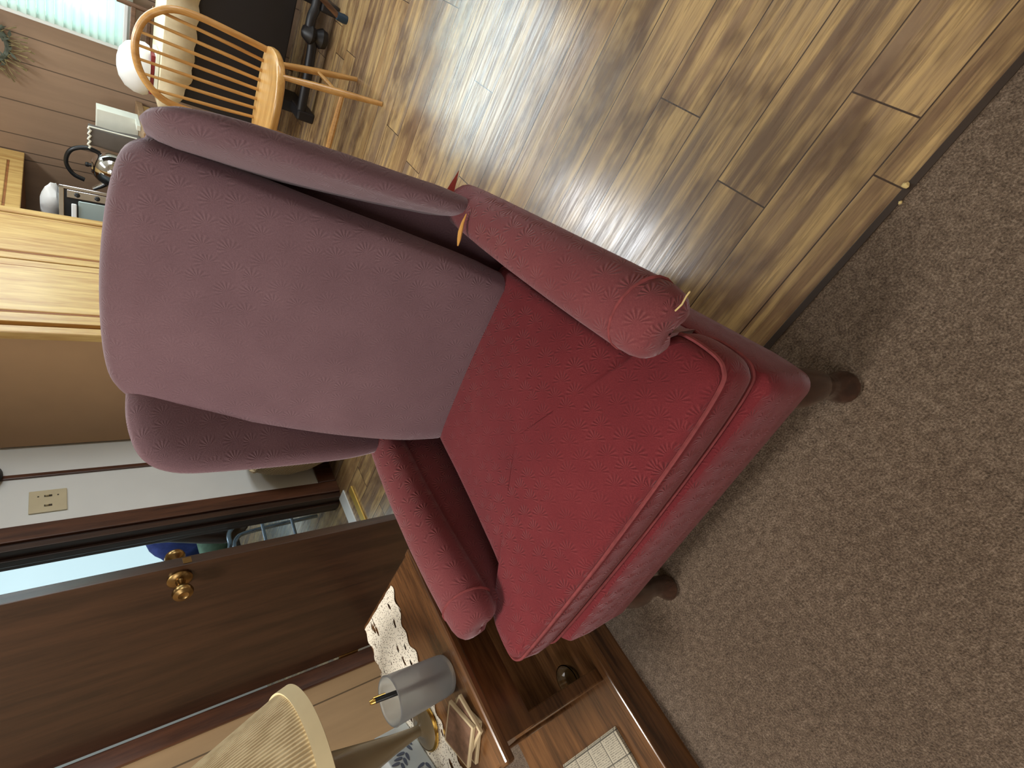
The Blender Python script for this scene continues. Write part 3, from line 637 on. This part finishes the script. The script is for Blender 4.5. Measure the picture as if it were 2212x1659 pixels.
# ------------------------------------------------------------------ left wall details
sw = thing('switch_plate', 'cream two gang light switch plate on the white wall', 'switch', (XL + 0.001, 1.884, 1.247))
new_obj('plate', bx(0, 0.007, -0.060, 0.060, -0.062, 0.062, 0.003), 'cream_paint', sw, smooth=False)
for y in (-0.026, 0.026):
    t_ = new_obj('toggle_slot', bx(0.006, 0.0085, y - 0.005, y + 0.005, -0.013, 0.013, 0.001), 'slot', sw, smooth=False)
    new_obj('toggle', bx(0.008, 0.018, y - 0.004, y + 0.004, -0.002, 0.009, 0.001), 'cream_paint', sw, smooth=False)
for z in (-0.032, 0.032):
    bm = bmesh.new(); box(bm, (0.0075, 0.026, z), (0.002, 0.006, 0.006), 0.001); new_obj('screw', bm, 'slot', sw, smooth=False)
bm = bmesh.new(); lathe(bm, [(0.0, 0), (0.075, 0), (0.08, 0.012), (0.07, 0.026), (0.03, 0.034), (0.0, 0.035)], 28, cap0=False, cap1=False); bmesh.ops.rotate(bm, cent=(0, 0, 0), matrix=Matrix.Rotation(PI / 2, 3, 'Y'), verts=bm.verts)
o = new_obj('wall_ornament', bm, 'black_plastic'); o.location = (XL + 0.013, 2.04, 1.47); tag(o, 'dark round ornament on the white wall above the switch', 'ornament')
# wicker basket
bk = thing('wicker_basket', 'cream woven basket on the floor behind the armchair', 'basket', (-2.155, 1.925, 0))
bm = bmesh.new(); lathe(bm, [(0.0, 0.0), (0.09, 0.0), (0.12, 0.06), (0.160, 0.17), (0.175, 0.28), (0.165, 0.38), (0.140, 0.45), (0.132, 0.45), (0.155, 0.38), (0.165, 0.28), (0.150, 0.17), (0.11, 0.06), (0.0, 0.02)], 40, cap0=False, cap1=False)
new_obj('woven_body', bm, 'wicker', bk)
bm = bmesh.new(); tube(bm, [(0.138 * math.cos(2 * PI * k / 32), 0.138 * math.sin(2 * PI * k / 32), 0.452) for k in range(32)], 0.009, 8, closed=True); new_obj('rim', bm, 'wicker', bk)
# ------------------------------------------------------------------ back room things seen past the door
bm = bmesh.new()
pillow(bm, [(0.30 * math.cos(t) * (1 if abs(math.cos(t)) < .7 else .92), 0.20 * math.sin(t)) for t in [2 * PI * k / 28 for k in range(28)]], lambda a, b, h: (h * (1 + 0.25 * math.sin(16 * a + 5 * b)) + 0.012 * math.sin(38 * a + 21 * b), a, b + 0.02 * math.sin(9 * a)), 0.08, 0.07, 8, 0.2)
o = new_obj('blue_cushion', bm, 'blue_cloth'); o.location = (-3.5, 2.42, 0.62); tag(o, 'crumpled blue cushion in the room beyond the door', 'cushion')
bm = bmesh.new(); pillow(bm, [(0.24 * math.cos(t), 0.09 * math.sin(t)) for t in [2 * PI * k / 20 for k in range(20)]], lambda a, b, h: (h, a, b), 0.08, 0.08, 4, 0.2)
o = new_obj('green_blanket', bm, 'green_cloth'); o.location = (-3.36, 2.2, 0.45); tag(o, 'folded green blanket under the blue cushion', 'blanket')
bn = thing('bench', 'low wooden bench carrying blanket and cushion beyond the door', 'bench', (-3.5, 2.3, 0))
new_obj('seat', bx(-0.22, 0.25, -0.5, 0.5, 0.32, 0.36, 0.005), 'door_wood', bn, smooth=False)
for x in (-0.18, 0.2):
    for y in (-0.45, 0.45): new_obj('leg', bx(x - 0.02, x + 0.02, y - 0.02, y + 0.02, 0, 0.32, 0.003), 'door_wood', bn, smooth=False)
# dark coat hanging by the jamb
bm = bmesh.new()
lp = []
for z, wd, th_, off in ((1.1, 0.05, 0.03, 0), (0.95, 0.09, 0.05, 0.0), (0.75, 0.11, 0.06, -0.01), (0.60, 0.14, 0.07, -0.03), (0.48, 0.16, 0.07, -0.04), (0.40, 0.15, 0.06, -0.04), (0.34, 0.10, 0.04, -0.02)):
    lp.append([(-2.98 + th_ * math.sin(t) + 0.01 * math.cos(5 * t), 2.10 + off + wd * math.cos(t), z + 0.015 * math.sin(3 * t)) for t in [2 * PI * k / 24 for k in range(24)]])
loft(bm, lp); tag(new_obj('hanging_coat', bm, 'door_wood'), 'dark brown coat hanging just beyond the door jamb', 'coat')
# folded steel walker
wk = thing('walking_frame', 'folded silver walking frame standing beyond the doorway', 'walker', (-2.62, 1.66, 0))
for i, (pts, r) in enumerate(((((0.0, 0.14, 0.02), (0.0, 0.12, 0.42), (0.01, 0.08, 0.52), (0.01, 0.0, 0.54), (0.0, -0.10, 0.50), (0.0, -0.14, 0.02)), 0.012), (((-0.08, 0.12, 0.02), (-0.08, 0.10, 0.40), (-0.07, 0.06, 0.49), (-0.07, -0.02, 0.50), (-0.08, -0.12, 0.45), (-0.08, -0.16, 0.02)), 0.012))):
    bm = bmesh.new(); tube(bm, catmull(pts, 5, closed=False), r, 10); fo = new_obj('tube_frame', bm, 'steel', wk)
for z in (0.20, 0.36):
    bm = bmesh.new(); tube(bm, [(0.0, 0.13, z), (0.0, -0.12, z + 0.01)], 0.009, 8); new_obj('cross_bar', bm, 'steel', wk)

# ------------------------------------------------------------------ pine pantry cupboard and counter
PX = -1.69
pc = thing('pine_cupboard', 'tall pine cupboard with grooved doors and brown end panel behind the armchair', 'cupboard', (PX, 2.21, 0))
new_obj('carcass', bx(-0.655, -0.022, 0.012, 1.04, 0, 2.2, 0.002), 'pine_dark', pc, smooth=False)
new_obj('end_panel', bx(-0.655, -0.014, 0.0, 0.012, 0, 2.2, 0.001), 'brown_wall', pc, smooth=False)
def pdoor(y0, y1, p0, p1):
    d = new_obj('door', bx(-0.022, 0.0, y0, y1, 0.1, 2.15, 0.003), 'pine', pc, smooth=False)
    new_obj('groove', bx(-0.004, 0.0015, p0, p1, 0.16, 2.09), 'pine_dark', d, smooth=False)
    new_obj('raised_panel', bx(-0.004, 0.006, p0 + 0.010, p1 - 0.010, 0.17, 2.08, 0.004), 'pine', d, smooth=False)
pdoor(0.082, 0.555, 0.142, 0.505); pdoor(0.564, 0.985, 0.612, 0.965)
new_obj('corner_trim', bx(-0.030, 0.012, -0.004, 0.040, 0, 2.2, 0.006), 'pine', pc, smooth=False)
new_obj('corner_trim', bx(-0.030, 0.006, 0.992, 1.042, 0, 2.2, 0.006), 'pine', pc, smooth=False)
# counter
ct = thing('kitchen_counter', 'base cabinet and counter along the panelled kitchen wall', 'counter', (-1.42, 3.9, 0))
new_obj('body', bx(-0.92, -0.32, -0.63, 0.28, 0, 0.795), 'pine', ct, smooth=False)
new_obj('body', bx(-0.32, 0.12, -0.22, 0.28, 0, 0.795), 'pine', ct, smooth=False)
new_obj('worktop', bx(-0.92, -0.30, -0.64, 0.29, 0.795, 0.83, 0.004), 'counter', ct, smooth=False)
new_obj('worktop', bx(-0.30, 0.135, -0.25, 0.29, 0.795, 0.83, 0.004), 'counter', ct, smooth=False)
# upper cabinet
uc = thing('wall_cabinet', 'pine wall cabinet high above the toaster oven', 'cabinet', (-1.79, 3.735, 1.36))
new_obj('body', bx(-0.55, -0.02, -0.465, 0.455, 0.0, 0.8, 0.002), 'pine_dark', uc, smooth=False)
d = new_obj('door', bx(-0.022, 0.0, -0.46, 0.455, -0.005, 0.8, 0.004), 'pine', uc, smooth=False)
new_obj('groove', bx(-0.004, 0.0015, -0.40, 0.30, 0.055, 0.75), 'pine_dark', d, smooth=False); new_obj('raised_panel', bx(-0.004, 0.006, -0.39, 0.29, 0.065, 0.74, 0.004), 'pine', d, smooth=False)
# toaster oven
TX, TY = -1.871, 3.53
to = thing('toaster_oven', 'steel and black toaster oven on the kitchen counter', 'toaster oven', (TX, TY, 0.831), math.radians(28))
new_obj('shell', bx(-0.20, 0.20, 0.0, 0.26, 0.012, 0.365, 0.012), 'black_plastic', to, smooth=False)
bm = bmesh.new(); bx(-0.205, 0.205, -0.008, 0.004, 0.014, 0.03, 0.003, bm); bx(-0.205, 0.205, -0.008, 0.004, 0.347, 0.370, 0.003, bm); bx(0.185, 0.205, -0.008, 0.004, 0.014, 0.370, 0.003, bm); bx(-0.205, -0.185, -0.008, 0.004, 0.014, 0.370, 0.003, bm)
new_obj('steel_trim', bm, 'chrome', to, smooth=False)
dr = new_obj('glass_door', bx(-0.18, 0.13, -0.012, 0.002, 0.04, 0.285, 0.003), 'oven_glass', to, smooth=False)
new_obj('handle', bx(-0.16, 0.11, -0.032, -0.012, 0.292, 0.316, 0.005), 'white_plastic', dr, smooth=False)
new_obj('control_panel', bx(0.14, 0.183, -0.009, 0.002, 0.04, 0.335, 0.002), 'chrome', to, smooth=False)
for z in (0.11, 0.20, 0.29):
    bm = bmesh.new(); lathe(bm, [(0.014, 0), (0.013, 0.012), (0.010, 0.014)], 14); bmesh.ops.rotate(bm, cent=(0, 0, 0), matrix=Matrix.Rotation(PI / 2, 3, 'X'), verts=bm.verts); bmesh.ops.translate(bm, vec=(0.161, -0.009, z), verts=bm.verts); new_obj('knob', bm, 'black_plastic', to)
# plastic bag behind the oven
bm = bmesh.new()
loft(bm, [[((0.13 * s + 0.012 * math.sin(5 * t + z * 30)) * math.cos(t), (0.05 * s + 0.008 * math.sin(4 * t)) * math.sin(t), z * 0.48) for t in [2 * PI * k / 28 for k in range(28)]] for z, s in ((0.0, 0.8), (0.03, 1.0), (0.08, 1.02), (0.13, 0.85), (0.16, 0.5), (0.175, 0.25))])
o = new_obj('plastic_bag', bm, 'white_plastic'); o.location = (TX + 0.03, TY + 0.12, 1.197); tag(o, 'crumpled white plastic bag on top of the toaster oven', 'bag')
# kettle
kt = thing('kettle', 'round chrome kettle with black loop handle on the counter', 'kettle', (-1.620, 3.82, 0.831)); kt.scale = (1.18, 1.18, 1.05)
bm = bmesh.new(); lathe(bm, [(0.0, 0.0), (0.075, 0.0), (0.085, 0.02), (0.086, 0.06), (0.074, 0.10), (0.050, 0.125), (0.040, 0.128), (0.034, 0.136), (0.0, 0.142)], 36, cap0=False, cap1=False); bmesh.ops.translate(bm, vec=(0, 0, 0.075), verts=bm.verts); new_obj('body', bm, 'chrome', kt)
bm = bmesh.new(); lathe(bm, [(0.0, 0.0), (0.082, 0.0), (0.084, 0.01), (0.080, 0.07), (0.07, 0.08), (0.0, 0.08)], 32, cap0=False, cap1=False); new_obj('warming_base', bm, 'cream_paint', kt)
bm = bmesh.new(); lathe(bm, [(0.006, 0.14), (0.012, 0.15), (0.010, 0.162), (0.0, 0.165)], 16, cap1=False); bmesh.ops.translate(bm, vec=(0, 0, 0.075), verts=bm.verts); new_obj('lid_knob', bm, 'black_plastic', kt)
bm = bmesh.new(); tube(bm, catmull([(0.072, 0, 0.10), (0.085, 0, 0.16), (0.055, 0, 0.225), (-0.01, 0, 0.245), (-0.065, 0, 0.215), (-0.085, 0, 0.165)], 6, closed=False), 0.0105, 10); bmesh.ops.translate(bm, vec=(0, 0, 0.075), verts=bm.verts); new_obj('handle', bm, 'black_plastic', kt)
bm = bmesh.new(); tube(bm, [(-0.07, 0.0, 0.06), (-0.10, 0, 0.09), (-0.125, 0, 0.125)], [0.020, 0.014, 0.010], 12); bmesh.ops.translate(bm, vec=(0, 0, 0.075), verts=bm.verts); new_obj('spout', bm, 'chrome', kt)
# grey pouch and white carton
bm = bmesh.new(); loft(bm, [[(x * s + 0.006 * math.sin(20 * z + x * 40), y * s, z) for x, y in dense(rrect(-0.060, 0.060, -0.035, 0.035, 0.02, 3))] for z, s in ((0, 0.95), (0.01, 1), (0.12, 0.98), (0.20, 0.95), (0.240, 0.92), (0.243, 0.7))])
gp = thing('grey_pouch', 'dark grey pouch with crumpled white edge between kettle and carton', 'pouch', (-1.425, 3.78, 0.831))
new_obj('pouch', bm, 'grey_box', gp)
bm = bmesh.new(); tube(bm, [((0.062) * (1 - 2 * k / 12), -0.036, 0.236 + 0.006 * math.sin(k * 2.1)) for k in range(13)], 0.006, 7); tube(bm, [(0.062, -0.036, 0.240 - 0.22 * k / 8) for k in range(9)], 0.004, 6); new_obj('crumpled_edge', bm, 'white_card', gp)
wc = thing('white_carton', 'tall white carton beside the grey pouch on the counter', 'carton', (-1.375, 3.95, 0.831))
bm = bx(-0.07, 0.07, -0.05, 0.05, 0, 0.20, 0.002); new_obj('carton', bm, 'white_card', wc, smooth=False)
new_obj('flap', bx(0.045, 0.075, -0.16, -0.05, 0, 0.02, 0.002), 'white_card', wc, smooth=False)
# dried wreath on the panelling
wr = thing('dried_wreath', 'dried leaf and twig wreath on brown panelling left of the window', 'wreath', (-1.2, YW - 0.03, 1.50))
bm = bmesh.new(); tube(bm, [(0.10 * math.cos(2 * PI * k / 24), 0, 0.10 * math.sin(2 * PI * k / 24)) for k in range(24)], 0.014, 8, closed=True); new_obj('ring', bm, 'dried_leaf', wr)
bm = bmesh.new()
for k in range(70):
    t = random.uniform(0, 2 * PI); r0 = 0.10; p = Vector((r0 * math.cos(t), -0.01, r0 * math.sin(t))); d = Vector((math.cos(t) * random.uniform(0.2, 1) + random.uniform(-.6, .6), random.uniform(-0.4, 0.05), math.sin(t) + random.uniform(-.6, .6))).normalized()
    ln = random.uniform(0.03, 0.07) * (1.6 if math.sin(t) < -0.5 else 1); tube(bm, [p, p + d * ln * 0.6, p + d * ln + Vector((0, 0, -0.01))], [0.0018, 0.0015, 0.004], 5)
new_obj('twigs', bm, 'dried', wr)
bm = bmesh.new()
for k in range(60):
    t = random.uniform(0, 2 * PI); p = Vector((0.10 * math.cos(t) + random.uniform(-.03, .03), random.uniform(-0.03, -0.005), 0.10 * math.sin(t) + random.uniform(-.03, .03))); u = Vector((random.uniform(-1, 1), random.uniform(-.5, .1), random.uniform(-1, 1))).normalized() * 0.022; v = u.cross(Vector((0, 1, 0.2))).normalized() * 0.008
    vs = [bm.verts.new(q) for q in (p - u, p + v + Vector((0, -.003, 0)), p + u, p - v)]; bm.faces.new(vs)
new_obj('leaves', bm, 'dried_leaf', wr)

# ------------------------------------------------------------------ windsor chair
wd = thing('windsor_chair', 'golden oak bow back spindle chair behind the red armchair', 'chair', (-0.695, 2.81, 0))
so = [(0.0, -0.100), (0.12, -0.085), (0.195, -0.03), (0.222, 0.06), (0.220, 0.15), (0.19, 0.225), (0.10, 0.25), (0.0, 0.253)]
so = so + [(-x, y) for x, y in reversed(so[1:-1])]; so = [(p.x, p.y) for p in catmull([(x, y, 0) for x, y in so], 5)]
bm = bmesh.new()
def sl(s, z): return [(x * s, y * s, z) for x, y in so]
loft(bm, [sl(0.1, 0.412), sl(0.9, 0.412), sl(0.985, 0.420), sl(1.0, 0.434), sl(0.99, 0.446), sl(0.93, 0.450), sl(0.75, 0.446), sl(0.45, 0.437), sl(0.1, 0.436)])
new_obj('seat', bm, 'oak_seat', wd, sharp=60)
bp = catmull([(-0.19, 0.195, 0.43), (-0.200, 0.205, 0.58), (-0.205, 0.220, 0.74), (-0.185, 0.220, 0.842), (-0.11, 0.232, 0.918), (0, 0.236, 0.945), (0.11, 0.232, 0.918), (0.185, 0.220, 0.842), (0.205, 0.220, 0.74), (0.200, 0.205, 0.58), (0.19, 0.195, 0.43)], 6, closed=False)
bm = bmesh.new(); tube(bm, bp, 0.0155, 10); new_obj('bow', bm, 'oak', wd)
for i in range(7):
    x0 = -0.135 + 0.045 * i; x1 = -0.165 + 0.055 * i
    zt = max(p.z for p in bp if abs(p.x - x1) < 0.03) - 0.004
    bm = bmesh.new(); tube(bm, [(x0, 0.208, 0.435), (x0 * 0.6 + x1 * 0.4, 0.216, 0.58), (x1, 0.232, zt)], [0.0075, 0.0085, 0.006], 8); new_obj('spindle', bm, 'oak', wd)
for sx in (1, -1):
    for (y0, y1) in ((-0.055, -0.195), (0.16, 0.185)):
        bm = bmesh.new(); A = Vector((sx * 0.150, y0, 0.425)); B = Vector((sx * 0.228, y1, 0.0))
        tube(bm, [A, A.lerp(B, 0.3), A.lerp(B, 0.55), A.lerp(B, 0.85), B], [0.012, 0.016, 0.017, 0.013, 0.011], 10); new_obj('leg', bm, 'oak', wd)
    bm = bmesh.new(); tube(bm, [(sx * 0.190, -0.126, 0.205), (sx * 0.191, 0.02, 0.205), (sx * 0.190, 0.172, 0.205)], [0.008, 0.011, 0.008], 8); new_obj('stretcher', bm, 'oak', wd)
bm = bmesh.new(); tube(bm, [(-0.195, -0.135, 0.175), (0, -0.135, 0.178), (0.195, -0.135, 0.175)], [0.011, 0.015, 0.011], 8); new_obj('stretcher', bm, 'oak', wd)

# ------------------------------------------------------------------ dark cabinet, cloth and things under the window
bc = thing('black_cabinet', 'black wooden cabinet on low carved stand under the kitchen window', 'cabinet', (-0.42, 3.78, 0))
new_obj('body', bx(-0.62, 0.20, -0.18, 0.19, 0.19, 0.775, 0.006), 'black_wood', bc, smooth=False)
bm = bmesh.new(); tube(bm, catmull([(-0.45, -0.28, 0.075), (-0.2, -0.28, 0.085), (-0.02, -0.28, 0.10), (0.02, -0.28, 0.125), (0.08, -0.28, 0.13), (0.13, -0.28, 0.12), (0.19, -0.28, 0.12)], 5, closed=False), 0.026, 10); new_obj('foot_rail', bm, 'black_wood', bc)
bm = bmesh.new(); lathe(bm, [(0.0, 0.0), (0.045, 0.0), (0.055, 0.03), (0.035, 0.06), (0.055, 0.09), (0.03, 0.13), (0.0, 0.14)], 14, (-0.0, -0.28, 0.03), False, False); new_obj('carved_boss', bm, 'black_wood', bc)
for x in (-0.45, 0.16):
    new_obj('leg', bx(x - 0.03, x + 0.03, -0.15, 0.15, 0.0, 0.2, 0.004), 'black_wood', bc, smooth=False)
for x in (-0.44, 0.16): new_obj('foot', bx(x - 0.03, x + 0.03, -0.31, -0.12, 0.0, 0.10, 0.01), 'black_wood', bc, smooth=False)
bm = bmesh.new(); nx = 40; top_ = []; 
x0, x1, y0, y1 = -1.09, -0.19, 3.57, 3.985
rows = []
for kind in range(4):
    row = []
    for i in range(nx + 1):
        x = x0 + (x1 - x0) * i / nx; hem = 0.645 + (0.075 * max(0, 1 - i / 9) ** 1.3) + 0.006 * math.sin(i * 1.3)
        y, z = ((y1, 0.782), (y0, 0.782), (y0 - 0.004 + 0.004 * math.sin(i * 1.1), 0.772), (y0 - 0.010 + 0.008 * math.sin(i * 1.1), hem))[kind]
        row.append(bm.verts.new((x, y, z)))
    rows.append(row)
for a_, b_ in zip(rows, rows[1:]):
    for i in range(nx): bm.faces.new((a_[i], a_[i + 1], b_[i + 1], b_[i]))
o = new_obj('tablecloth', bm, 'cream_cloth'); m_ = o.modifiers.new('sol', 'SOLIDIFY'); m_.thickness = 0.004; m_.offset = 1; tag(o, 'cream cloth draped over the black cabinet', 'tablecloth')
# white tub, books
bm = bmesh.new(); lathe(bm, [(0.0, 0.0), (0.125, 0.0), (0.134, 0.02), (0.130, 0.06), (0.110, 0.100), (0.070, 0.128), (0.03, 0.138), (0.0, 0.140)], 36, cap0=False, cap1=False)
o = new_obj('white_bowl', bm, 'white_plastic'); o.location = (-0.965, 3.74, 0.823); tag(o, 'upturned white bowl on books beside the window', 'bowl')
o = new_obj('book', bx(-0.10, 0.10, -0.08, 0.08, 0, 0.017, 0.002), 'red_card', smooth=False); o.location = (-0.955, 3.71, 0.805); tag(o, 'dark red book under the white bowl', 'book', 'books under the white bowl')
o = new_obj('book', bx(-0.11, 0.11, -0.085, 0.085, 0, 0.017, 0.002), 'white_card', smooth=False); o.location = (-0.945, 3.71, 0.787); tag(o, 'white book lowest under the white bowl', 'book', 'books under the white bowl')
# brown ladder-back chair behind the cabinet
lb = thing('ladder_back_chair', 'brown ladder back chair behind the cloth covered cabinet', 'chair', (-0.84, 4.085, 0))
for x in (-0.10, 0.10):
    bm = bmesh.new(); tube(bm, [(x, 0, 0.0), (x, 0, 0.5), (x, 0.01, 0.95 if x > 0 else 0.89)], 0.013, 10); new_obj('back_post', bm, 'brown_wood', lb)
for z in (0.80, 0.874): new_obj('slat', bx(-0.095, 0.095, -0.006, 0.014, z - 0.012, z + 0.012, 0.004), 'brown_wood', lb, smooth=False)
st = thing('dining_stool', 'brown wooden stool with navy foot caps at the right edge', 'stool', (0.03, 3.34, 0))
new_obj('seat', bx(-0.15, 0.15, -0.15, 0.15, 0.44, 0.47, 0.008), 'brown_wood', st, smooth=False)
for sx, sy in ((1, 0), (0, 1), (-1, 0), (0, -1)):
    A = Vector((sx * 0.13, sy * 0.13, 0.44)); B = Vector((sx * 0.29, sy * 0.29, 0.05)); bm = bmesh.new(); tube(bm, [A, B], [0.017, 0.014], 10); lg = new_obj('leg', bm, 'brown_wood', st)
    bm = bmesh.new(); lathe(bm, [(0.0, 0.0), (0.021, 0.0), (0.024, 0.02), (0.020, 0.055), (0.0, 0.058)], 14, (B.x, B.y, 0), False, False); o = new_obj('foot_cap', bm, 'navy_rubber', lg); o['label'] = 'navy rubber foot cap'
# crumbs on the carpet edge
for i, (x, y, s, lab) in enumerate(((0.146, 0.388, 0.006, 'larger pale crumb on the plank edge by the carpet'), (0.118, 0.374, 0.0035, 'smaller pale crumb at the carpet edge'))):
    bm = bmesh.new(); bmesh.ops.create_icosphere(bm, subdivisions=2, radius=s)
    for v in bm.verts: v.co *= random.uniform(0.75, 1.2)
    o = new_obj('crumb', bm, 'crumb'); o.location = (x, y, 0.004 + s * 0.7); tag(o, lab, 'crumb', 'crumbs by the carpet edge')
